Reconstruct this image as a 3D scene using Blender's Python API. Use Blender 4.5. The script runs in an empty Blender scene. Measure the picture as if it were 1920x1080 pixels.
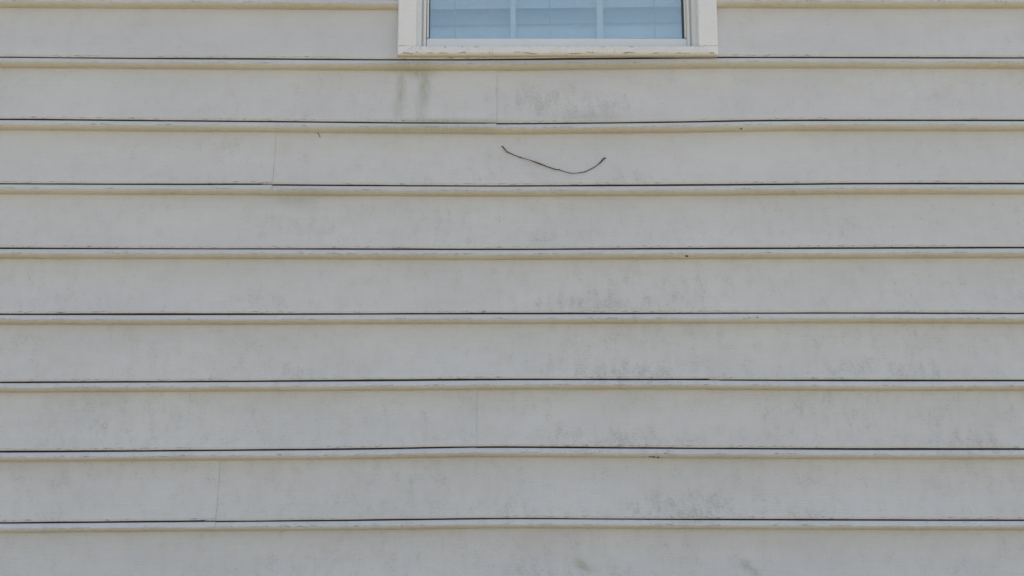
import bpy, bmesh, math, random
import numpy as np
from mathutils import Vector, Matrix

random.seed(7)
rng = np.random.default_rng(7)
scene = bpy.context.scene
R = math.radians

# ------------------------------------------------------------------ camera
CAM_Z = 1.55
cam_data = bpy.data.cameras.new("camera")
cam = bpy.data.objects.new("camera", cam_data)
scene.collection.objects.link(cam)
cam.location = (0.0, -2.0979, CAM_Z)
cam.rotation_euler = (R(90 + 7.6234), 0, 0)
cam_data.sensor_width = 36.0
cam_data.lens = 36.0 * 1600.0 / 1920.0
cam_data.clip_start = 0.05
cam_data.clip_end = 2000.0
scene.camera = cam

# ------------------------------------------------------------------ sky, sun, exposure
SUN_ELEV, SUN_AZ = 62.0, 68.0          # the sun stands far to the right, just behind the plane of the wall
world = bpy.data.worlds.new("World")
scene.world = world
world.use_nodes = True
wn = world.node_tree
wn.nodes.clear()
sky = wn.nodes.new("ShaderNodeTexSky")
sky.sky_type = 'NISHITA'
sky.sun_disc = False
sky.sun_elevation = R(SUN_ELEV)
sky.sun_rotation = R(SUN_AZ)
sky.air_density = 1.0
sky.dust_density = 3.0
sky.ozone_density = 1.0
haze = wn.nodes.new("ShaderNodeHueSaturation")     # thin summer haze: a paler blue
haze.inputs["Saturation"].default_value = 0.88
bg = wn.nodes.new("ShaderNodeBackground")
bg.inputs["Strength"].default_value = 0.12
wo = wn.nodes.new("ShaderNodeOutputWorld")
wn.links.new(sky.outputs[0], haze.inputs["Color"])
wn.links.new(haze.outputs[0], bg.inputs[0])
wn.links.new(bg.outputs[0], wo.inputs[0])

sun_data = bpy.data.lights.new("sun", 'SUN')
sun_data.energy = 3.5
sun_data.angle = R(0.5)
sun_data.color = (1.0, 0.95, 0.87)
sun = bpy.data.objects.new("sun", sun_data)
scene.collection.objects.link(sun)
to_sun = Vector((math.sin(R(SUN_AZ)) * math.cos(R(SUN_ELEV)),
                 math.cos(R(SUN_AZ)) * math.cos(R(SUN_ELEV)), math.sin(R(SUN_ELEV))))
sun.location = to_sun * 30
sun.rotation_euler = (-to_sun).to_track_quat('-Z', 'Y').to_euler()

vs = scene.view_settings
vs.view_transform = 'Standard'
vs.look = 'None'
vs.gamma = 1.0
vs.exposure = 0.88
vs.use_curve_mapping = False
scene.cycles.max_bounces = 8
scene.cycles.diffuse_bounces = 4
scene.cycles.transparent_max_bounces = 12


# ------------------------------------------------------------------ helpers
def tag(o, label=None, cat=None, group=None, kind=None):
    if label: o["label"] = label
    if cat: o["category"] = cat
    if group: o["group"] = group
    if kind: o["kind"] = kind
    return o


def empty(name, loc=(0, 0, 0), parent=None):
    o = bpy.data.objects.new(name, None)
    o.empty_display_size = 0.1
    scene.collection.objects.link(o)
    o.location = loc
    if parent:
        attach(o, parent)
    return o


def world_loc(o):
    v = Vector(o.location)
    while o.parent:
        o = o.parent
        v += o.location
    return v


def attach(o, parent):
    """parent o, keeping the coordinates it was given in the world (parents are never rotated)"""
    o.parent = parent
    o.location = Vector(o.location) - world_loc(parent)


def link_mesh(name, me, mat, parent=None, origin=None, smooth=False):
    if origin is not None:
        me.transform(Matrix.Translation(-Vector(origin)))
    o = bpy.data.objects.new(name, me)
    if mat: me.materials.append(mat)
    if smooth:
        me.polygons.foreach_set("use_smooth", [True] * len(me.polygons))
    scene.collection.objects.link(o)
    o.location = origin if origin is not None else (0, 0, 0)
    if parent: attach(o, parent)
    return o


def box(name, x0, x1, y0, y1, z0, z1, mat, parent=None, bevel=0.0, seg=2):
    bm = bmesh.new()
    bmesh.ops.create_cube(bm, size=1.0)
    for v in bm.verts:
        v.co = ((x0 + x1) / 2 + v.co.x * (x1 - x0), (y0 + y1) / 2 + v.co.y * (y1 - y0),
                (z0 + z1) / 2 + v.co.z * (z1 - z0))
    if bevel:
        bmesh.ops.bevel(bm, geom=bm.edges[:], offset=bevel, segments=seg, affect='EDGES', profile=0.5)
    me = bpy.data.meshes.new(name)
    bm.to_mesh(me); bm.free()
    return link_mesh(name, me, mat, parent, ((x0 + x1) / 2, (y0 + y1) / 2, z0))


def prism(name, pts, axis, a0, a1, mat, parent=None, smooth=False):
    """closed outline pts extruded along 'x' (outline in y,z) or 'z' (outline in x,y)"""
    bm = bmesh.new()
    def P(p, a):
        return (a, p[0], p[1]) if axis == 'x' else (p[0], p[1], a)
    A = [bm.verts.new(P(p, a0)) for p in pts]
    B = [bm.verts.new(P(p, a1)) for p in pts]
    n = len(pts)
    for i in range(n):
        bm.faces.new((A[i], A[(i + 1) % n], B[(i + 1) % n], B[i]))
    bm.faces.new(A[::-1]); bm.faces.new(B)
    bmesh.ops.recalc_face_normals(bm, faces=bm.faces[:])
    me = bpy.data.meshes.new(name)
    bm.to_mesh(me); bm.free()
    c = np.mean([v.co[:] for v in me.vertices], axis=0)
    c[2] = min(v.co.z for v in me.vertices)
    return link_mesh(name, me, mat, parent, tuple(c), smooth)


def tube(name, pts, radii, mat, parent=None, n=8, wobble=0.0):
    bm = bmesh.new()
    P = [Vector(p) for p in pts]
    rings = []
    for i, p in enumerate(P):
        t = (P[min(i + 1, len(P) - 1)] - P[max(i - 1, 0)]).normalized()
        u = t.cross(Vector((0, 1, 0)))
        if u.length < 1e-4: u = t.cross(Vector((1, 0, 0)))
        u.normalize(); w = t.cross(u).normalized()
        ring = []
        for k in range(n):
            a = 2 * math.pi * k / n
            r = radii[i] * (1 + wobble * random.uniform(-1, 1))
            ring.append(bm.verts.new(p + (u * math.cos(a) + w * math.sin(a)) * r))
        rings.append(ring)
    for a, b in zip(rings[:-1], rings[1:]):
        for k in range(n):
            bm.faces.new((a[k], a[(k + 1) % n], b[(k + 1) % n], b[k]))
    bm.faces.new(rings[0][::-1]); bm.faces.new(rings[-1])
    bmesh.ops.recalc_face_normals(bm, faces=bm.faces[:])
    me = bpy.data.meshes.new(name)
    bm.to_mesh(me); bm.free()
    zs = [p.z for p in P]
    return link_mesh(name, me, mat, parent, (P[len(P) // 2].x, P[len(P) // 2].y, min(zs)), True)


class NT:
    """small wrapper for writing node trees"""
    def __init__(self, name):
        self.mat = bpy.data.materials.new(name)
        self.mat.use_nodes = True
        self.t = self.mat.node_tree
        self.t.nodes.clear()
        self.out = self.t.nodes.new("ShaderNodeOutputMaterial")

    def n(self, kind, **kw):
        nd = self.t.nodes.new(kind)
        for k, v in kw.items(): setattr(nd, k, v)
        return nd

    def put(self, sock, v):
        if isinstance(v, bpy.types.NodeSocket): self.t.links.new(v, sock)
        else: sock.default_value = v

    def math(self, op, a, b=0.0, clamp=False):
        nd = self.n("ShaderNodeMath", operation=op); nd.use_clamp = clamp
        self.put(nd.inputs[0], a); self.put(nd.inputs[1], b)
        return nd.outputs[0]

    def ramp(self, v, a, b):
        """smooth step from 0 at a to 1 at b"""
        nd = self.n("ShaderNodeMapRange", interpolation_type='SMOOTHSTEP')
        self.put(nd.inputs["Value"], v)
        lo, hi, o0, o1 = (a, b, 0.0, 1.0) if a < b else (b, a, 1.0, 0.0)
        nd.inputs["From Min"].default_value = lo; nd.inputs["From Max"].default_value = hi
        nd.inputs["To Min"].default_value = o0; nd.inputs["To Max"].default_value = o1
        return nd.outputs[0]

    def noise(self, vec, scale, detail=3.0, rough=0.55, stretch=None, off=(0, 0, 0)):
        m = self.n("ShaderNodeMapping")
        self.put(m.inputs["Vector"], vec)
        m.inputs["Scale"].default_value = stretch or (1, 1, 1)
        m.inputs["Location"].default_value = off
        nd = self.n("ShaderNodeTexNoise")
        self.t.links.new(m.outputs[0], nd.inputs["Vector"])
        nd.inputs["Scale"].default_value = scale
        nd.inputs["Detail"].default_value = detail
        nd.inputs["Roughness"].default_value = rough
        return nd.outputs[0]

    def mix(self, fac, a, b):
        nd = self.n("ShaderNodeMix", data_type='RGBA')
        self.put(nd.inputs[0], fac)
        self.put(nd.inputs[6], a if isinstance(a, bpy.types.NodeSocket) else (*a, 1))
        self.put(nd.inputs[7], b if isinstance(b, bpy.types.NodeSocket) else (*b, 1))
        return nd.outputs[2]

    def pos(self):
        return self.n("ShaderNodeNewGeometry").outputs["Position"]

    def attr(self, name):
        return self.n("ShaderNodeAttribute", attribute_name=name).outputs["Fac"]

    def bsdf(self, color, rough=0.5, spec=0.4, normal=None):
        b = self.n("ShaderNodeBsdfPrincipled")
        self.put(b.inputs["Base Color"], color if isinstance(color, bpy.types.NodeSocket) else (*color, 1))
        self.put(b.inputs["Roughness"], rough)
        b.inputs["Specular IOR Level"].default_value = spec
        if normal: self.t.links.new(normal, b.inputs["Normal"])
        self.t.links.new(b.outputs[0], self.out.inputs["Surface"])
        return b

    def bump(self, h, strength, dist):
        b = self.n("ShaderNodeBump")
        self.put(b.inputs["Height"], h)
        b.inputs["Strength"].default_value = strength
        b.inputs["Distance"].default_value = dist
        return b.outputs[0]


# ------------------------------------------------------------------ materials
def make_siding_material():
    m = NT("off_white_vinyl_siding")
    p = m.pos()
    v = m.attr("profile")          # height on the plank, metres above its groove
    # plain vinyl, slightly uneven chalking
    big = m.noise(p, 3.0, 3, 0.6, (1, 1, 2.2))
    col = m.mix(m.ramp(big, 0.3, 0.7), (0.617, 0.629, 0.630), (0.662, 0.675, 0.674))
    streaks = m.noise(p, 1.0, 4, 0.65, (7, 7, 160))
    col = m.mix(m.math('MULTIPLY', m.ramp(streaks, 0.42, 0.72), 0.10), col, (0.50, 0.49, 0.46))
    mo = m.noise(p, 420.0, 2, 0.6, (0.6, 1, 1))
    col = m.mix(m.math('MULTIPLY', m.ramp(mo, 0.35, 0.75), 0.16), col, (0.50, 0.49, 0.465))
    # dust film, broad and soft
    film = m.noise(p, 11.0, 4, 0.62, (1.0, 1, 1.3), (3, 1, 7))
    col = m.mix(m.math('MULTIPLY', m.ramp(film, 0.50, 0.78), 0.16), col, (0.47, 0.44, 0.37))

    # mildew: clusters of fine specks
    mil = m.attr("mildew")
    n1 = m.noise(p, 26.0, 4, 0.68, (1.5, 1, 0.8), (5, 2, 1))
    n2 = m.noise(p, 210.0, 4, 0.72, (0.75, 1, 1.3))
    n2 = m.math('ADD', m.math('MULTIPLY', n1, 0.46), m.math('MULTIPLY', n2, 0.78))
    thr = m.math('SUBTRACT', n2, m.math('MULTIPLY', m.math('SUBTRACT', 1.0, mil), 0.165))
    spk = m.ramp(thr, 0.545, 0.705)
    col = m.mix(m.math('MULTIPLY', spk, 0.33), col, (0.27, 0.275, 0.245))
    soft = m.math('MULTIPLY', m.math('MULTIPLY', mil, m.ramp(n1, 0.36, 0.66)), 0.21)
    col = m.mix(soft, col, (0.33, 0.345, 0.32))
    # green algae runs
    alg = m.attr("algae")
    runs = m.noise(p, 1.0, 4, 0.6, (130, 1, 22))
    a = m.math('MULTIPLY', alg, m.ramp(m.math('ADD', m.math('MULTIPLY', runs, .65), m.math('MULTIPLY', n2, .5)), 0.34, 0.74))
    col = m.mix(m.math('MULTIPLY', a, 0.62), col, (0.25, 0.28, 0.175))

    # dirt caked on the rounded bead, with a ragged upper rim
    edge_n = m.noise(p, 1.0, 4, 0.62, (34, 1, 60), (1, 0, 4))
    vv = m.math('ADD', v, m.math('MULTIPLY', m.math('SUBTRACT', edge_n, 0.5), 0.0105))
    amount = m.noise(p, 1.0, 3, 0.55, (2.6, 1, 7.0), (9, 0, 2))
    crust = m.ramp(vv, -0.0112, -0.0134)
    fac = m.math('MULTIPLY', crust, m.math('ADD', m.math('MULTIPLY', m.ramp(amount, 0.3, 0.7), 0.42), 0.15))
    mott = m.noise(p, 95.0, 4, 0.65, (0.6, 1, 1))
    dirt = m.mix(m.ramp(mott, 0.35, 0.68), (0.57, 0.51, 0.41), (0.44, 0.40, 0.30))
    col = m.mix(fac, col, dirt)
    rim = m.math('MULTIPLY', m.ramp(vv, -0.0100, -0.0116), m.ramp(vv, -0.0146, -0.0126))
    gate = m.noise(p, 1.0, 3, 0.6, (13, 1, 9), (2, 0, 8))
    fine = m.noise(p, 1.0, 3, 0.7, (90, 1, 260), (2, 0, 8))
    rim = m.math('MULTIPLY', rim, m.math('MULTIPLY', m.ramp(gate, 0.47, 0.64), m.ramp(fine, 0.40, 0.62)))
    col = m.mix(m.math('MULTIPLY', rim, 0.72), col, (0.20, 0.175, 0.105))
    # flecks above the groove; tan painted in for ground bounce on the down-turned lip
    low = m.math('MULTIPLY', m.ramp(v, 0.0015, 0.003), m.ramp(v, 0.0095, 0.006))
    col = m.mix(m.math('MULTIPLY', low, 0.30), col, (0.54, 0.49, 0.39))
    fl = m.noise(p, 1.0, 3, 0.65, (48, 1, 420), (7, 0, 3))
    fg = m.noise(p, 1.0, 2, 0.5, (5.5, 1, 8), (4, 0, 3))
    fl = m.math('MULTIPLY', low, m.math('MULTIPLY', m.ramp(fl, 0.54, 0.62), m.ramp(fg, 0.42, 0.58)))
    col = m.mix(m.math('MULTIPLY', fl, 0.75), col, (0.13, 0.13, 0.10))
    # grime in the groove, painted near-black to give the gap's deep shade too
    g = m.math('MULTIPLY', m.ramp(v, -0.0021, -0.0013), m.ramp(v, 0.0021, 0.0013))
    col = m.mix(m.math('MULTIPLY', g, 0.92), col, (0.035, 0.036, 0.038))

    grain = m.noise(p, 1.0, 3, 0.7, (9, 9, 330))
    pim = m.noise(p, 340.0, 2, 0.5)
    h = m.math('ADD', m.math('MULTIPLY', grain, 0.7), m.math('MULTIPLY', pim, 0.25))
    h = m.math('ADD', h, m.math('MULTIPLY', crust, m.math('MULTIPLY', mott, 0.9)))
    m.bsdf(col, m.math('ADD', 0.50, m.math('MULTIPLY', crust, 0.3)), 0.35, m.bump(h, 0.8, 0.0011))
    return m.mat


def make_trim_material(name, base, dirt=0.5, rough=0.42):
    m = NT(name)
    p = m.pos()
    big = m.noise(p, 7.0, 3, 0.6)
    col = m.mix(m.ramp(big, 0.3, 0.7), tuple(c * 0.965 for c in base), base)
    st = m.noise(p, 1.0, 4, 0.65, (120, 60, 8))
    col = m.mix(m.math('MULTIPLY', m.ramp(st, 0.5, 0.75), 0.10 * dirt), col, (0.40, 0.37, 0.30))
    sp = m.noise(p, 150.0, 5, 0.72)
    sg = m.noise(p, 19.0, 3, 0.6, (1, 1, 1), (2, 5, 1))
    col = m.mix(m.math('MULTIPLY', m.math('MULTIPLY', m.ramp(sp, 0.57, 0.66), m.ramp(sg, 0.42, 0.62)), 0.75 * dirt),
                col, (0.24, 0.225, 0.15))
    cr = m.noise(p, 55.0, 4, 0.6, (0.7, 1, 1.6), (8, 2, 1))
    col = m.mix(m.math('MULTIPLY', m.ramp(cr, 0.54, 0.64), 0.40 * dirt), col, (0.74, 0.70, 0.56))
    if name == "weathered_sill_vinyl":
        z = m.n("ShaderNodeSeparateXYZ"); m.t.links.new(p, z.inputs[0])
        wob = m.math('ADD', z.outputs[2], m.math('MULTIPLY', m.math('SUBTRACT', m.noise(p, 1.0, 4, 0.65, (22, 1, 30)), 0.5), 0.015))
        col = m.mix(m.math('MULTIPLY', m.ramp(wob, 2.4390, 2.4340), 0.38), col, (0.53, 0.50, 0.37))
        crack = m.math('MULTIPLY', m.ramp(wob, 2.4335, 2.4345), m.ramp(wob, 2.4370, 2.4360))
        cg = m.math('MULTIPLY', crack, m.ramp(m.noise(p, 1.0, 3, 0.6, (28, 1, 5)), 0.50, 0.60))
        col = m.mix(m.math('MULTIPLY', cg, 0.75), col, (0.20, 0.19, 0.12))
        top = m.math('MULTIPLY', m.ramp(wob, 2.4480, 2.4540), m.ramp(m.noise(p, 1.0, 3, 0.65, (60, 1, 40), (3, 1, 1)), 0.52, 0.64))
        col = m.mix(m.math('MULTIPLY', top, 0.5), col, (0.28, 0.29, 0.24))
    m.bsdf(col, rough, 0.4, m.bump(m.noise(p, 260.0, 3, 0.6), 0.25, 0.0006))
    return m.mat


def make_plain(name, a, b, scale, rough=0.6, spec=0.3, stretch=None, bump=0.3, dist=0.001):
    m = NT(name)
    p = m.pos()
    n = m.noise(p, scale, 5, 0.62, stretch)
    m.bsdf(m.mix(m.ramp(n, 0.35, 0.68), a, b), rough, spec, m.bump(n, bump, dist))
    return m.mat


def make_glass():
    m = NT("blue_tinted_window_glass")
    tr = m.n("ShaderNodeBsdfTransparent")
    tr.inputs["Color"].default_value = (0.945, 0.993, 0.995, 1)
    gl = m.n("ShaderNodeBsdfGlossy")
    gl.inputs["Roughness"].default_value = 0.015
    gl.inputs["Color"].default_value = (0.88, 1.0, 0.97, 1)
    lw = m.n("ShaderNodeLayerWeight"); lw.inputs["Blend"].default_value = 0.5
    fac = m.math('ADD', 0.28, m.math('MULTIPLY', m.math('POWER', lw.outputs["Facing"], 4.0), 0.88))
    ms = m.n("ShaderNodeMixShader")
    m.t.links.new(fac, ms.inputs[0])
    m.t.links.new(tr.outputs[0], ms.inputs[1])
    m.t.links.new(gl.outputs[0], ms.inputs[2])
    df = m.n("ShaderNodeBsdfDiffuse")                 # thin film of dust on the pane
    df.inputs["Color"].default_value = (0.60, 0.64, 0.66, 1)
    du = m.math('MULTIPLY', m.ramp(m.noise(m.pos(), 14.0, 5, 0.65), 0.25, 0.75), 0.08)
    m2 = m.n("ShaderNodeMixShader")
    m.t.links.new(du, m2.inputs[0])
    m.t.links.new(ms.outputs[0], m2.inputs[1])
    m.t.links.new(df.outputs[0], m2.inputs[2])
    m.t.links.new(m2.outputs[0], m.out.inputs["Surface"])
    return m.mat


SIDING = make_siding_material()
TRIM = make_trim_material("white_vinyl_trim", (0.82, 0.835, 0.85), 0.4)
SILLM = make_trim_material("weathered_sill_vinyl", (0.78, 0.785, 0.775), 1.3, 0.55)
SASH = make_trim_material("white_sash_vinyl", (0.76, 0.785, 0.79), 0.25, 0.38)
GASKET = make_plain("dark_gasket", (0.05, 0.05, 0.055), (0.08, 0.08, 0.085), 60, 0.6)
GLASS = make_glass()
BLIND = make_plain("white_blind_slat", (0.87, 0.88, 0.88), (0.90, 0.90, 0.89), 8, 0.42, 0.4, (0.5, 1, 6), 0.08)
CORD = make_plain("grey_blind_cord", (0.33, 0.34, 0.35), (0.42, 0.42, 0.42), 300, 0.85, 0.1, None, 0.6)
BARK = make_plain("dark_twig_bark", (0.026, 0.019, 0.015), (0.15, 0.082, 0.045), 75, 0.85, 0.1, (0.5, 1, 1), 0.8)
SPECK = make_plain("black_speck", (0.010, 0.009, 0.008), (0.03, 0.025, 0.02), 400, 0.6, 0.3)
CONCRETE = make_plain("foundation_concrete", (0.27, 0.26, 0.24), (0.36, 0.35, 0.325), 14, 0.9, 0.15, None, 0.5, 0.004)
SHEATH = make_plain("dark_sheathing", (0.06, 0.055, 0.05), (0.10, 0.09, 0.08), 12, 0.9, 0.1)
SHINGLE = make_plain("grey_roof_shingle", (0.06, 0.058, 0.056), (0.13, 0.125, 0.12), 40, 0.9, 0.15, None, 0.6, 0.004)
PLASTER = make_plain("room_plaster", (0.32, 0.31, 0.30), (0.38, 0.37, 0.36), 5, 0.9, 0.1)


def make_ground():
    m = NT("dry_lawn_and_soil")
    p = m.pos()
    a = m.noise(p, 0.5, 5, 0.62)
    b = m.noise(p, 38.0, 5, 0.7, (1, 1, 0.3))
    c1 = m.mix(m.ramp(b, 0.3, 0.7), (0.29, 0.235, 0.145), (0.42, 0.35, 0.225))
    c2 = m.mix(m.ramp(b, 0.3, 0.7), (0.10, 0.11, 0.038), (0.20, 0.19, 0.075))
    m.bsdf(m.mix(m.ramp(a, 0.50, 0.68), c1, c2), 0.95, 0.1, m.bump(b, 0.8, 0.02))
    return m.mat


# ------------------------------------------------------------------ ground
bm = bmesh.new()
NG = 61
gs = [math.copysign(abs(t) ** 3, t) * 900 for t in np.linspace(-1, 1, NG)]
gv = [[bm.verts.new((x, y, -0.02 * math.sin(x * .9) * math.sin(y * .7 + 1) - 0.02)) for x in gs] for y in gs]
for j in range(NG - 1):
    for i in range(NG - 1):
        bm.faces.new((gv[j][i], gv[j][i + 1], gv[j + 1][i + 1], gv[j + 1][i]))
me = bpy.data.meshes.new("ground"); bm.to_mesh(me); bm.free()
tag(link_mesh("ground", me, make_ground(), smooth=True), kind="structure")

# ------------------------------------------------------------------ house: the big pieces
WX0, WX1 = -4.6, 4.2            # ends of the wall
DEPTH = 8.0
EAVE = 4.75
BASE = 0.34
SHY = 0.0185                     # face of the sheathing behind the siding (wall surface is near y = 0)
WIN = (-0.268, 0.503, 2.445, 3.905)      # rough opening behind the casing x0 x1 z0 z1

house = empty("house", (0, 0, 0))
tag(house, "house wall of weathered off-white beaded plank siding with a white window", "house")
box("foundation", WX0 + .02, WX1 - .02, 0.03, DEPTH, -0.4, BASE, CONCRETE, house)
# sheathing in four pieces round the opening
box("sheathing", WX0, WIN[0], SHY, SHY + .10, BASE, EAVE, SHEATH, house)
box("sheathing", WIN[1], WX1, SHY, SHY + .10, BASE, EAVE, SHEATH, house)
box("sheathing", WIN[0], WIN[1], SHY, SHY + .10, BASE, WIN[2], SHEATH, house)
box("sheathing", WIN[0], WIN[1], SHY, SHY + .10, WIN[3], EAVE, SHEATH, house)
box("side_wall", WX0, WX0 + .12, SHY + .10, DEPTH, BASE, EAVE, PLASTER, house)
box("side_wall", WX1 - .12, WX1, SHY + .10, DEPTH, BASE, EAVE, PLASTER, house)
box("back_wall", WX0, WX1, DEPTH, DEPTH + .12, BASE, EAVE, PLASTER, house)
box("room_floor", WX0 + .12, WX1 - .12, SHY + .10, DEPTH, 1.5, 1.6, PLASTER, house)
box("room_wall", -1.6, 1.9, 2.8, 2.9, 1.6, EAVE - .02, PLASTER, house)
box("room_wall", -1.7, -1.6, SHY + .10, 2.9, 1.6, EAVE - .02, PLASTER, house)
box("room_wall", 1.9, 2.0, SHY + .10, 2.9, 1.6, EAVE - .02, PLASTER, house)
box("corner_post", WX0 - .02, WX0 + .075, -0.022, SHY + .09, BASE - .02, EAVE, TRIM, house, .003)
box("corner_post", WX1 - .075, WX1 + .02, -0.022, SHY + .09, BASE - .02, EAVE, TRIM, house, .003)
prism("roof", [(-0.42, EAVE), (-0.42, EAVE + .18), (DEPTH / 2, EAVE + 2.5), (DEPTH + .42, EAVE + .18), (DEPTH + .42, EAVE)],
      'x', WX0 - .3, WX1 + .3, SHINGLE, house)
box("fascia", WX0 - .3, WX1 + .3, -0.445, -0.422, EAVE - .02, EAVE + .16, TRIM, house, .003)
box("soffit", WX0 - .3, WX1 + .3, -0.42, SHY, EAVE - .015, EAVE - .003, TRIM, house)

# ------------------------------------------------------------------ siding planks
S = 0.1651                       # exposure of a course
Z1 = 2.4263                      # height of groove 1 (just under the window)
DEV = {                          # how far each old plank has sagged or bowed: (x metres, millimetres)
 1: [(-1.318, 4.4), (-0.988, 1.5), (-0.659, -0.5), (-0.357, -2.9), (-0.082, -3.4), (0.192, -0.2), (0.533, 3.2), (0.659, 3.4), (0.988, 2.7), (1.318, 2.4)],
 2: [(-1.304, 3.0), (-0.978, 0.2), (-0.652, -2.0), (-0.435, -4.3), (-0.353, -5.7), (-0.039, -7.9), (0.25, -5.1), (0.435, -2.9), (0.652, 0.9), (0.978, 1.1), (1.304, 1.1)],
 3: [(-1.291, 0.6), (-0.861, -1.2), (-0.608, -2.1), (-0.43, -3.2), (0.0, -5.5), (0.43, -3.1), (0.645, -1.2), (0.861, 0.6), (1.291, 0.6)],
 4: [(-1.278, 0.1), (-0.852, -0.9), (-0.426, -1.8), (0.0, -2.6), (0.426, -1.3), (0.852, 0.5), (1.278, 1.4)],
 5: [(-1.265, -0.9), (-0.843, -0.9), (-0.422, -0.3), (0.0, 1.0), (0.422, 2.0), (0.843, 2.4), (1.265, 1.7)],
 6: [(-1.251, -2.8), (-0.834, -1.5), (-0.417, 1.3), (0.0, 4.3), (0.417, 3.9), (0.506, 3.0), (0.835, 1.7), (1.252, 1.7)],
 7: [(-1.238, -5.1), (-0.826, -2.5), (-0.413, 0.9), (-0.086, 6.4), (0.0, 6.4), (0.413, 3.2), (0.826, 1.3), (1.239, 1.3)],
 8: [(-1.225, -7.5), (-0.817, -4.4), (-0.408, -0.7), (0.0, 4.3), (0.408, 1.4), (0.817, 0.6), (1.225, -0.7)],
}
GX = np.linspace(-5, 5, 2001)
LINES = {}


def line_dev(k):
    if k in LINES: return LINES[k]
    if k in DEV:
        a = np.array(DEV[k])
        xs = np.concatenate([[-5, -2.6], a[:, 0], [2.6, 5]])
        ds = np.concatenate([[0, a[0, 1] * .8], a[:, 1], [a[-1, 1] * .8, 0]])
        d = np.interp(GX, xs, ds)
        ker = np.exp(-0.5 * (np.arange(-40, 41) / 12.0) ** 2); ker /= ker.sum()
        d = np.convolve(np.pad(d, 40, mode='edge'), ker, 'valid')
    elif k < 1:
        d = line_dev(1) * max(0.2, 1 - 0.2 * (1 - k))
    else:
        d = line_dev(8) * max(0.15, 1 - 0.12 * (k - 8))
    LINES[k] = d
    return d


def groove_z(k, x):
    return Z1 - S * (k - 1) + np.interp(x, GX, line_dev(k)) * 0.001


# plank section: (outward mm from the lip of the groove, mm above the groove); face first, bead last
FACE_TOP = 165.1 - 24.0
SECTION = [(-14.9, 158.0), (-14.8, 148.0)]
for s in np.linspace(0, 1, 15):
    h = FACE_TOP + 1.5 - s * (FACE_TOP + 1.5 - 6.0)
    SECTION.append((-14.6 + 14.2 * s ** 1.9, h))
SECTION += [(-0.05, 4.2), (-0.2, 3.0), (-0.9, 2.0), (-2.2, 1.55), (-6.0, 1.4), (-12.0, 1.3),
            (-12.0, -1.3), (-5.0, -1.45), (-2.4, -1.6), (-1.2, -2.3), (0.2, -4.4), (1.7, -6.8), (3.1, -9.2),
            (4.0, -11.4), (4.2, -13.4), (3.6, -15.8), (2.0, -18.4), (-0.6, -20.8), (-4.2, -22.7), (-8.8, -23.8), (-15.2, -24.2)]
SEC = np.array(SECTION) * 0.001
ROWS = len(SEC)

# stains: (x, z, half width, half height, strength)
MILDEW = [(0.11, 2.325, .17, .060, .9), (0.20, 2.31, .12, .045, .9), (-0.57, 2.00, .14, .05, .6), (-0.47, 1.985, .06, .06, .5), (0.12, 1.965, .15, .035, .55),
          (0.31, 1.98, .12, .06, .35), (-0.02, 2.13, .08, .03, .5), (0.30, 2.105, .10, .03, .6), (0.83, 1.985, .08, .06, .5),
          (0.22, 1.80, .25, .05, .7), (0.37, 1.81, .15, .06, .6), (1.22, 1.83, .09, .05, .7), (-0.62, 1.80, .14, .05, .45), (-0.45, 1.795, .10, .05, .4),
          (0.30, 1.62, .22, .05, .8), (0.15, 1.64, .20, .045, .55), (0.83, 1.64, .10, .05, .75), (0.98, 1.625, .12, .05, .7), (-0.55, 1.62, .25, .05, .5), (-0.86, 1.62, .16, .05, .4),
          (0.22, 1.46, .20, .05, .75), (0.35, 1.45, .15, .05, .6), (-0.20, 1.47, .18, .05, .45), (0.78, 1.475, .14, .04, .45), (1.12, 1.45, .16, .05, .75), (-0.85, 1.46, .22, .05, .5), (-1.08, 1.445, .08, .03, .5),
          (0.42, 1.30, .16, .055, .85), (-0.08, 1.29, .26, .045, .55), (0.72, 1.36, .05, .02, .9), (0.68, 1.285, .14, .03, .6), (-0.33, 1.29, .10, .05, .5), (1.0, 1.30, .10, .04, .35),
          (0.05, 1.145, .06, .02, .85), (-0.5, 1.1, .2, .05, .2), (1.05, 2.17, .12, .05, .2), (0.7, 2.315, .25, .03, .3), (0.95, 2.47, .25, .05, .22), (0.57, 2.32, .05, .03, .6)]
ALGAE = [(-0.286, 2.345, .0105, .075, .8), (-0.291, 2.29, .013, .06, .5), (-0.225, 2.355, .0135, .060, 1.0), (-0.231, 2.300, .016, .06, .55), (-0.235, 2.39, .035, .012, .8), (-0.25, 2.40, .06, .012, .7),
         (-0.16, 2.26, .16, .006, .8), (0.02, 2.412, .16, .006, .55), (-0.25, 2.41, .10, .007, 1.0), (0.25, 2.412, .2, .006, .5),
         (-0.50, 2.075, .10, .010, .45), (-0.55, 2.06, .05, .02, .4), (0.20, 2.27, .1, .012, .4), (0.158, 1.168, .013, .010, 1.0), (0.174, 1.157, .011, .010, .9), (0.556, 1.164, .012, .012, 1.0), (0.580, 1.147, .012, .008, .9), (-0.2, 2.24, .22, .008, .8)]


def blobs(X, Z, lst, scale=1.0):
    out = np.zeros_like(X)
    for x, z, a, b, s in lst:
        out = np.maximum(out, s * np.exp(-0.5 * (((X - x) / (a * .78)) ** 2 + ((Z - z) / (b * .74)) ** 2) ** 1.3))
    return out


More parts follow.
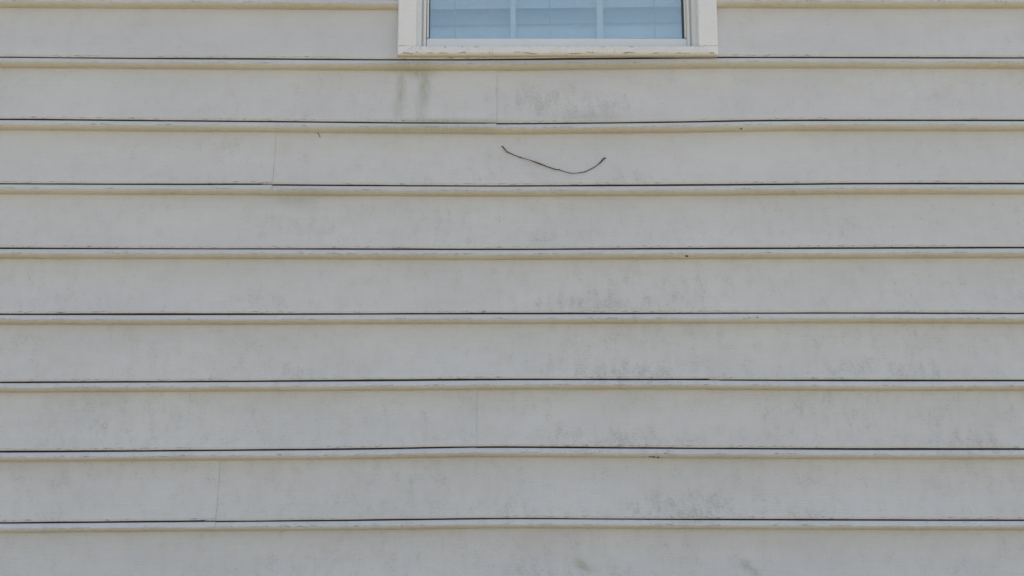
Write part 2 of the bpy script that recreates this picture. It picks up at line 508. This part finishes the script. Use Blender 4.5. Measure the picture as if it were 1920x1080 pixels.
def make_plank(k, xa, xb, lap_right, lap_left, holes):
    """one plank of course k from xa to xb; its right end laps over the next plank, its left end tucks under"""
    xs = [xa]
    while xs[-1] < xb - 1e-6:
        step = 0.008 if k == 2 and -0.42 < xs[-1] < -0.1 else 0.02 if -1.6 < xs[-1] < 1.6 else 0.30
        nx = xs[-1] + step
        if xs[-1] < -1.6 < nx: nx = -1.6
        xs.append(min(nx, xb))
    if holes:
        for h in (WIN[0], WIN[1]):
            if xa < h < xb: xs.append(h)
        xs = sorted(set(np.round(xs, 5)))
    xs = np.array(xs); n = len(xs)
    gz = groove_z(k, xs)
    up = groove_z(k - 1, xs) if k > -14 else gz + S
    dzp = random.uniform(-0.0004, 0.0004)
    ph = rng.uniform(0, 6.28, 6)
    # lift of the lapping end, sink of the tucked end, and slight oil-canning
    lift = np.zeros(n)
    tilt = np.zeros(n)
    if lap_right:
        e = np.clip(1 - (xb - xs) / 0.35, 0, 1)
        lift += (0.0010 * e ** 2 + 0.0004) * LAP.get(k, 1.0)
        tilt += 0.0009 * e ** 2
    if lap_left:
        e = np.clip(1 - (xs - xa) / 0.30, 0, 1)
        lift -= 0.0009 * e * LAP.get(k, 1.0)
    calm = np.ones(n)                 # lapped ends lie flat against each other
    if lap_right: calm *= np.clip((xb - xs - 0.05) / 0.25, 0, 1)
    if lap_left: calm *= np.clip((xs - xa - 0.08) / 0.25, 0, 1)
    V = np.zeros((ROWS, n, 3))
    prof = np.zeros((ROWS, n))
    for r, (o, h) in enumerate(SEC):
        t = np.clip(h / (S - 0.024), 0, None)
        z = gz + h + np.minimum(t, 1.0) * (up - gz - S)      # stretch to meet the plank above
        face = math.sin(math.pi * min(max((h - .004) / .137, 0), 1)) if h > 0 else 0
        can = face * (0.00065 * np.sin(xs * 2.1 + ph[0]) + 0.00045 * np.sin(xs * 5.3 + ph[1]) + 0.00022 * np.sin(xs * 13 + ph[2]))
        bead = (1 - face) * (0.0003 * np.sin(xs * 3.1 + ph[3]) + 0.00018 * np.sin(xs * 9.7 + ph[4]))
        if 0.0012 < h < 0.0062:
            z = z + 0.0005 * np.sin(xs * 1.9 + ph[3]) + 0.0003 * np.sin(xs * 7.3 + ph[0]) + 0.00015 * np.sin(xs * 31 + ph[1])
        can, bead = can * calm, bead * calm
        wob = 0.00025 * np.sin(xs * 6.1 + ph[5]) if h < 0 else 0
        V[r, :, 0] = xs
        V[r, :, 1] = -(o + lift + can + bead)
        V[r, :, 2] = z + dzp + (tilt if h < 0.01 else 0) + wob
        prof[r, :] = h
    faces, used = [], []
    for r in range(ROWS - 1):
        for i in range(n - 1):
            if holes:
                cx = (xs[i] + xs[i + 1]) / 2
                cz = (V[r, i, 2] + V[r + 1, i, 2]) / 2
                if WIN[0] < cx < WIN[1] and WIN[2] < cz < WIN[3]: continue
            a = r * n + i
            faces.append((a, a + n, a + n + 1, a + 1))
    verts = V.reshape(-1, 3).tolist()
    pf = prof.reshape(-1).tolist()
    # cut edges at both ends (thickness of the vinyl)
    for i, flip in ((0, True), (n - 1, False)):
        base = len(verts)
        for r in range(ROWS):
            p = V[r, i]
            verts.append([p[0], p[1] + 0.0013, p[2] - (0.0008 if r > 22 else 0)])
            pf.append(float(prof[r, i]))
        for r in range(ROWS):                        # own copies, so the sheet keeps its smooth normals
            verts.append(V[r, i].tolist())
            pf.append(float(prof[r, i]))
        for r in range(ROWS - 1):
            if holes and WIN[2] < V[r, i, 2] < WIN[3] and WIN[0] - .01 < V[r, i, 0] < WIN[1] + .01: continue
            a, b = base + ROWS + r, base + ROWS + r + 1
            q = (a, base + r, base + r + 1, b)
            faces.append(q if flip else q[::-1])
    me = bpy.data.meshes.new("siding_plank")
    me.from_pydata(verts, [], faces)
    VA = np.array(verts)
    for nm, dat in (("profile", np.array(pf)), ("mildew", blobs(VA[:, 0], VA[:, 2], MILDEW)), ("algae", blobs(VA[:, 0], VA[:, 2], ALGAE))):
        if nm == "mildew":
            far = np.where(np.abs(VA[:, 0]) > 1.4, 0.28, 0.0)
            dat = np.maximum(dat, far) * np.clip(1.15 - np.array(pf) / 0.17, 0.25, 1)
            dat = np.maximum(dat, np.clip(0.30 - (VA[:, 2] - 1.7) * 0.24, 0.10, 0.30) + 0.06 * np.sin(VA[:, 0] * 3.1 + VA[:, 2] * 7) + 0.05 * np.sin(VA[:, 0] * 7.7 - VA[:, 2] * 11))
        at = me.attributes.new(nm, 'FLOAT', 'POINT')
        at.data.foreach_set("value", dat.astype(np.float32))
    o = link_mesh("siding_plank", me, SIDING, house, ((xa + xb) / 2, 0, float(np.mean(gz))), True)
    return o


LAP = {2: 1.2, 6: 0.3, 3: 0.9, 7: 1.0, 8: 0.9}     # how far a lapped joint gapes
SEAMS = {2: -0.0395, 3: -0.6046, 6: 0.508, 7: -0.0868, 8: -0.7097, 1: -2.05, 4: 1.72, 5: -1.95, 9: 1.9, 0: 1.75}
K_TOP = 1 - int((EAVE - .05 - Z1) / S)
K_BOT = 1 + int((Z1 - BASE + 0.01) / S)
OVER = 0.026
for k in range(K_TOP, K_BOT + 1):
    s0 = SEAMS.get(k, -1.9 + 3.9 * ((k * 0.618) % 1.0) if False else (-2.2 if k % 2 else 1.95) + 0.3 * ((k * 0.618) % 1.0))
    cuts = [WX0 + .06]
    for j in range(-3, 4):
        c = s0 + j * 3.66
        if WX0 + .4 < c < WX1 - .4: cuts.append(c)
    cuts.append(WX1 - .06)
    zmid = Z1 - S * (k - 1) + S / 2
    for a, b in zip(cuts[:-1], cuts[1:]):
        first, last = a == cuts[0], b == cuts[-1]
        xa = a if first else a - OVER
        touches = zmid + S / 2 > WIN[2] and zmid - S / 2 < WIN[3] and xa < WIN[1] and b > WIN[0]
        lo_open = zmid - S / 2 - .024 > WIN[2] and zmid + S / 2 < WIN[3]
        if touches and lo_open:       # the window cuts this plank in two
            if xa < WIN[0]: make_plank(k, xa, min(b, WIN[0]), False, not first, False)
            if b > WIN[1]: make_plank(k, max(xa, WIN[1]), b, not last, False, False)
        else:
            make_plank(k, xa, b, not last, not first, touches)

# ------------------------------------------------------------------ window
win = empty("window", (0.118, 0, 2.43), house)
tag(win, "white framed window over closed white blinds")
CX0, CX1, CZ0, CZ1 = -0.2935, 0.5285, 2.4300, 3.92
CF = -0.0125                       # front of the casing
# casing: side pieces with a rounded outer lip and a shallow inner step
for x0, xi, sgn in ((CX0, -0.2475, 1), (CX1, 0.4790, -1)):
    pts = [(x0, 0.012), (x0, CF + .003), (x0 + sgn * .0015, CF + .0007), (x0 + sgn * .004, CF), (xi - sgn * .012, CF - .0006),
           (xi - sgn * .002, CF - .0004), (xi, CF + .0012), (xi, 0.030), (x0 + sgn * .03, 0.030), (x0 + sgn * .03, 0.012)]
    c = prism("casing", pts, 'z', 2.4563, CZ1 - .03, TRIM, win)
    wl = world_loc(c)
    for v in c.data.vertices:                       # mitred lower end
        if v.co.z + wl.z < 2.5:
            d = abs(v.co.x + wl.x - x0)
            v.co.z = CZ0 + .0003 + min(d / .046, 1.0) * .0262 - wl.z
# sill piece: slopes a little outward, returns under with a drip edge
sill = [(0.012, CZ0 + .0005), (CF + .004, CZ0), (CF + .0005, CZ0 + .0015), (CF - .0012, CZ0 + .0045), (CF - .0016, CZ0 + .008),
        (CF - .0004, CZ0 + .017), (CF + .0008, CZ0 + .0240), (CF + .003, CZ0 + .0256), (0.030, CZ0 + .0262), (0.030, CZ0 + .017), (0.012, CZ0 + .017)]
so = prism("sill", sill, 'x', CX0, CX1, SILLM, win)
wl = world_loc(so)
for v in so.data.vertices:                          # mitred ends
    d = (v.co.z + wl.z - CZ0) / .0262 * .046 + .0005
    v.co.x += d if v.co.x < 0 else -d
box("head_casing", CX0, CX1, CF, 0.012, CZ1 - .03, CZ1 + .02, TRIM, win, .002)
# small corner blocks of caulk where sill and side casing meet
for x in (CX0 + .022, CX1 - .022):
    tube("caulk_bead", [(x - .019, CF - .0004, 2.4560), (x - .005, CF - .0008, 2.4563), (x + .006, CF - .0005, 2.4559), (x + .02, CF - .0006, 2.4562)],
         [.0008, .0013, .0010, .0008], SILLM, win, 6, .3)
# jamb liners: stepped channels at either side, seen past the casing
def jamb(x, s):
    steps = [(0.0, 0.004), (0.0115, 0.004), (0.0125, 0.0065), (0.0135, 0.018), (0.0165, 0.0185), (0.0175, 0.012), (0.0225, 0.0115),
             (0.0238, 0.0135), (0.0240, 0.075), (0.0, 0.075)]
    return [(x + s * a, b) for a, b in steps]
prism("jamb_liner", jamb(-0.2475, 1), 'z', 2.4525, CZ1 - .03, SASH, win)
prism("jamb_liner", jamb(0.4790, -1), 'z', 2.4510, CZ1 - .03, SASH, win)
box("sill_track", -0.262, 0.498, 0.030, 0.085, 2.440, 2.4515, SASH, win, .001)
# lower sash
SX0, SX1, SZ0 = -0.2222, 0.4548, 2.4565
GZ0, GZ1 = 2.4925, 3.155
prism("bottom_rail", [(0.020, SZ0 + .001), (0.0185, SZ0 + .003), (0.0190, GZ0 - .0060), (0.0215, GZ0 - .0028), (0.0305, GZ0), (0.052, GZ0), (0.052, SZ0)],
      'x', SX0, SX1, SASH, win)
box("sash_stile", SX0, SX0 + .0045, 0.0205, 0.052, GZ0 + .0004, GZ1, SASH, win, .0008)
box("sash_stile", SX1 - .0045, SX1, 0.0205, 0.052, GZ0 + .0004, GZ1, SASH, win, .0008)
box("gasket", SX0 + .0046, SX0 + .0062, 0.026, 0.034, GZ0 + .001, GZ1, GASKET, win)
box("gasket", SX1 - .0078, SX1 - .0046, 0.024, 0.034, GZ0 + .001, GZ1, GASKET, win)
box("meeting_rail", SX0, SX1, 0.0185, 0.060, GZ1, GZ1 + .035, SASH, win, .002)
box("pane", SX0 + .0047, SX1 - .0047, 0.0310, 0.0345, GZ0 - .004, GZ1 + .004, GLASS, win)
for a, b in ((-0.0042, 0.0099), (0.2234, 0.2402)):
    box("muntin", a, b, 0.0355, 0.0415, GZ0 - .002, GZ1, SASH, win, .0012)
box("muntin", SX0 + .006, SX1 - .006, 0.0357, 0.0413, 2.80, 2.815, SASH, win, .0012)
# upper sash
box("upper_pane", SX0 + .004, SX1 - .004, 0.050, 0.0535, GZ1 + .036, CZ1 - .05, GLASS, win)
box("top_rail", SX0, SX1, 0.040, 0.064, CZ1 - .05, CZ1 - .028, SASH, win, .002)
for a, b in ((-0.0042, 0.0099), (0.2234, 0.2402)):
    box("muntin", a, b, 0.0545, 0.0605, GZ1 + .037, CZ1 - .051, SASH, win, .0012)
# inside reveal
box("reveal", WIN[0] + .0005, WIN[0] + .02, 0.090, 0.19, 2.452, CZ1 - .02, TRIM, win)
box("reveal", WIN[1] - .02, WIN[1] - .0005, 0.090, 0.19, 2.452, CZ1 - .02, TRIM, win)
box("stool", WIN[0] - .03, WIN[1] + .03, 0.117, 0.20, 2.4285, 2.4505, TRIM, win, .002)

# ------------------------------------------------------------------ blind behind the glass
blind = empty("window_blind", (0.116, 0.0585, 2.452))
tag(blind, "closed white slatted blind hanging behind the window glass", "blind")
bw = 0.345
PITCH = 0.0437
def slat_mesh():
    bm = bmesh.new()
    W = .0505
    rows = 7
    vs_ = []
    for j in range(rows):
        t = j / (rows - 1) - .5
        u = t * W
        c = 0.0018 * (1 - 4 * t * t)
        a = R(76)
        y = -c * math.sin(a) + u * math.cos(a)
        z = u * math.sin(a) + c * math.cos(a)
        vs_.append([bm.verts.new((x, y, z)) for x in (-bw, -bw * .33, bw * .33, bw)])
    for j in range(rows - 1):
        for i in range(3):
            bm.faces.new((vs_[j][i], vs_[j][i + 1], vs_[j + 1][i + 1], vs_[j + 1][i]))
    bmesh.ops.solidify(bm, geom=bm.faces[:], thickness=.0022)
    me = bpy.data.meshes.new("slat"); bm.to_mesh(me); bm.free()
    me.materials.append(BLIND)
    return me
SL = slat_mesh()
for i in range(32):
    o = bpy.data.objects.new("slat", SL)
    scene.collection.objects.link(o)
    o.parent = blind
    o.location = (0, 0, 0.0300 + i * PITCH)
    o.rotation_euler = (R(random.uniform(-1.0, 1.0)), R(random.uniform(-.12, .12)), 0)
box("bottom_rail", .116 - bw, .116 + bw, .0505, .0725, 2.4525, 2.468, BLIND, blind, .003)
box("headrail", .116 - bw, .116 + bw, .066, .105, 3.86, 3.90, BLIND, blind, .003)
for cx in (-0.1492, 0.1023, 0.3795):
    pts, rr = [], []
    z = 2.466
    while z < 3.86:
        pts.append((cx + random.uniform(-.0007, .0007), .0475 + random.uniform(-.0006, .0006), z)); rr.append(.00075)
        z += PITCH / 3
    tube("ladder_cord", pts, rr, CORD, blind, 5)
blind.rotation_euler = (0, R(-0.75), 0)

# ------------------------------------------------------------------ twig and small specks on the wall
def face_y(k, x, z):
    h = float(z - groove_z(k, x))
    hs, os_ = SEC[::-1, 1], SEC[::-1, 0]
    m = [(hh, oo) for oo, hh in SECTION if hh > 2.5]
    m.sort()
    return -float(np.interp(h * 1000, [a for a, _ in m], [b for _, b in m])) * .001

tw = [(-0.0256, 2.1916), (-0.0200, 2.1850), (-0.0134, 2.1775), (0.0030, 2.1690), (0.0201, 2.1611), (0.0420, 2.1545), (0.0671, 2.1459), (0.0880, 2.1372),
      (0.1072, 2.1294), (0.1179, 2.1282), (0.1330, 2.1228), (0.1473, 2.1190), (0.1607, 2.1184), (0.1822, 2.1225), (0.1990, 2.1305),
      (0.2119, 2.1390), (0.2230, 2.1490), (0.2315, 2.1580), (0.2345, 2.1597)]
rad = [0.76 * r * random.uniform(.75, 1.3) for r in [.0014, .0017, .0015, .0012, .0013, .0013, .0016, .0014, .0012, .0013, .0010, .0011, .0012, .0010, .0010, .0011, .0013, .0021, .0015]]
tw = [(x * 1.0088, CAM_Z + (z - CAM_Z) * 1.0088) for x, z in tw]
tw = [(x + random.uniform(-.0006, .0006), z + random.uniform(-.0006, .0006)) for x, z in tw]
pts = [(x, face_y(3, x, z) - r - .0012 - .0018 * math.sin(i * .17), z) for i, ((x, z), r) in enumerate(zip(tw, rad))]
twig = empty("twig", pts[12])
tag(twig, "thin dark curved twig clinging to the siding below the window", "twig")
tube("stem", pts, rad, BARK, twig, 8, .25)
for j in (4, 9):                                  # little knots where leaves once sat
    q = pts[j]
    tube("leaf_scar", [(q[0] - .0012, q[1], q[2] - .0004), (q[0] + .0003, q[1] - .0003, q[2] + .0012), (q[0] + .0016, q[1], q[2] + .0022)], [.0011, .0014, .0006], BARK, twig, 6, .2)
sp = pts[1]
tube("side_shoot", [sp, (sp[0] + .005, sp[1] - .001, sp[2] - .006), (sp[0] + .0088, sp[1] - .0012, sp[2] - .0118)], [.0013, .0009, .0006], BARK, twig, 6, .1)
tube("bud", [(pts[-2][0] - .0003, pts[-2][1], pts[-2][2] - .0006), (pts[-2][0] + .003, pts[-2][1] - .0004, pts[-2][2] + .0013), (pts[-2][0] + .0057, pts[-2][1], pts[-2][2] + .0009)], [.0011, .0020, .0008], BARK, twig, 7, .2)

s2 = [(-0.4990, 2.2400), (-0.4965, 2.2340), (-0.4935, 2.2275), (-0.4905, 2.2208)]
k2 = [(x, face_y(3, x, z) - .0018 - (.006 if i == 0 else 0), z) for i, (x, z) in enumerate(s2)]
chip = tube("twig_fragment", k2, [.0012, .0009, .0008, .0005], BARK, None, 6, .2)
tag(chip, "tiny dark twig fragment hanging under a bead, left of the curved twig", "twig")


def speck(x, y, z, r, label, group=None, sx=1.2):
    bm = bmesh.new()
    bmesh.ops.create_icosphere(bm, subdivisions=2, radius=1.0)
    for v in bm.verts:
        f = 1 + random.uniform(-.22, .22)
        v.co = (v.co.x * r * sx * f, v.co.y * r * .55, v.co.z * r * f)
    me = bpy.data.meshes.new("dirt_speck"); bm.to_mesh(me); bm.free()
    o = link_mesh("dirt_speck", me, SPECK, None, None, True)
    o.location = (x, y, z)
    tag(o, label, "speck", group)


for x, z, r, w in ((0.3325, 1.4192, .0013, "leftmost"), (0.3375, 1.4189, .0016, "second from left"), (0.3428, 1.4186, .0019, "middle"),
                   (0.3482, 1.4183, .0009, "fourth from left, smallest"), (0.3528, 1.4178, .0019, "rightmost")):
    speck(x, -0.0022, z, r, w + " of the five black specks in a row under a bead", "row of specks")
speck(0.4350, -0.0040, 1.9105, .0023, "single black speck on the bead at right of centre, mid height", None, 1.5)
speck(0.5820, -0.0042, 2.2385, .0019, "brown-black speck on the bead, one course below the window's right corner", None, 1.4)
speck(1.0320, face_y(4, 1.032, 2.0085) - .0006, 2.0090, .0015, "lone dark speck on the plain plank face at the right")
speck(0.6040, -0.0045, 1.7572, .0012, "small dark speck on the bead right of the middle, below the single black one")
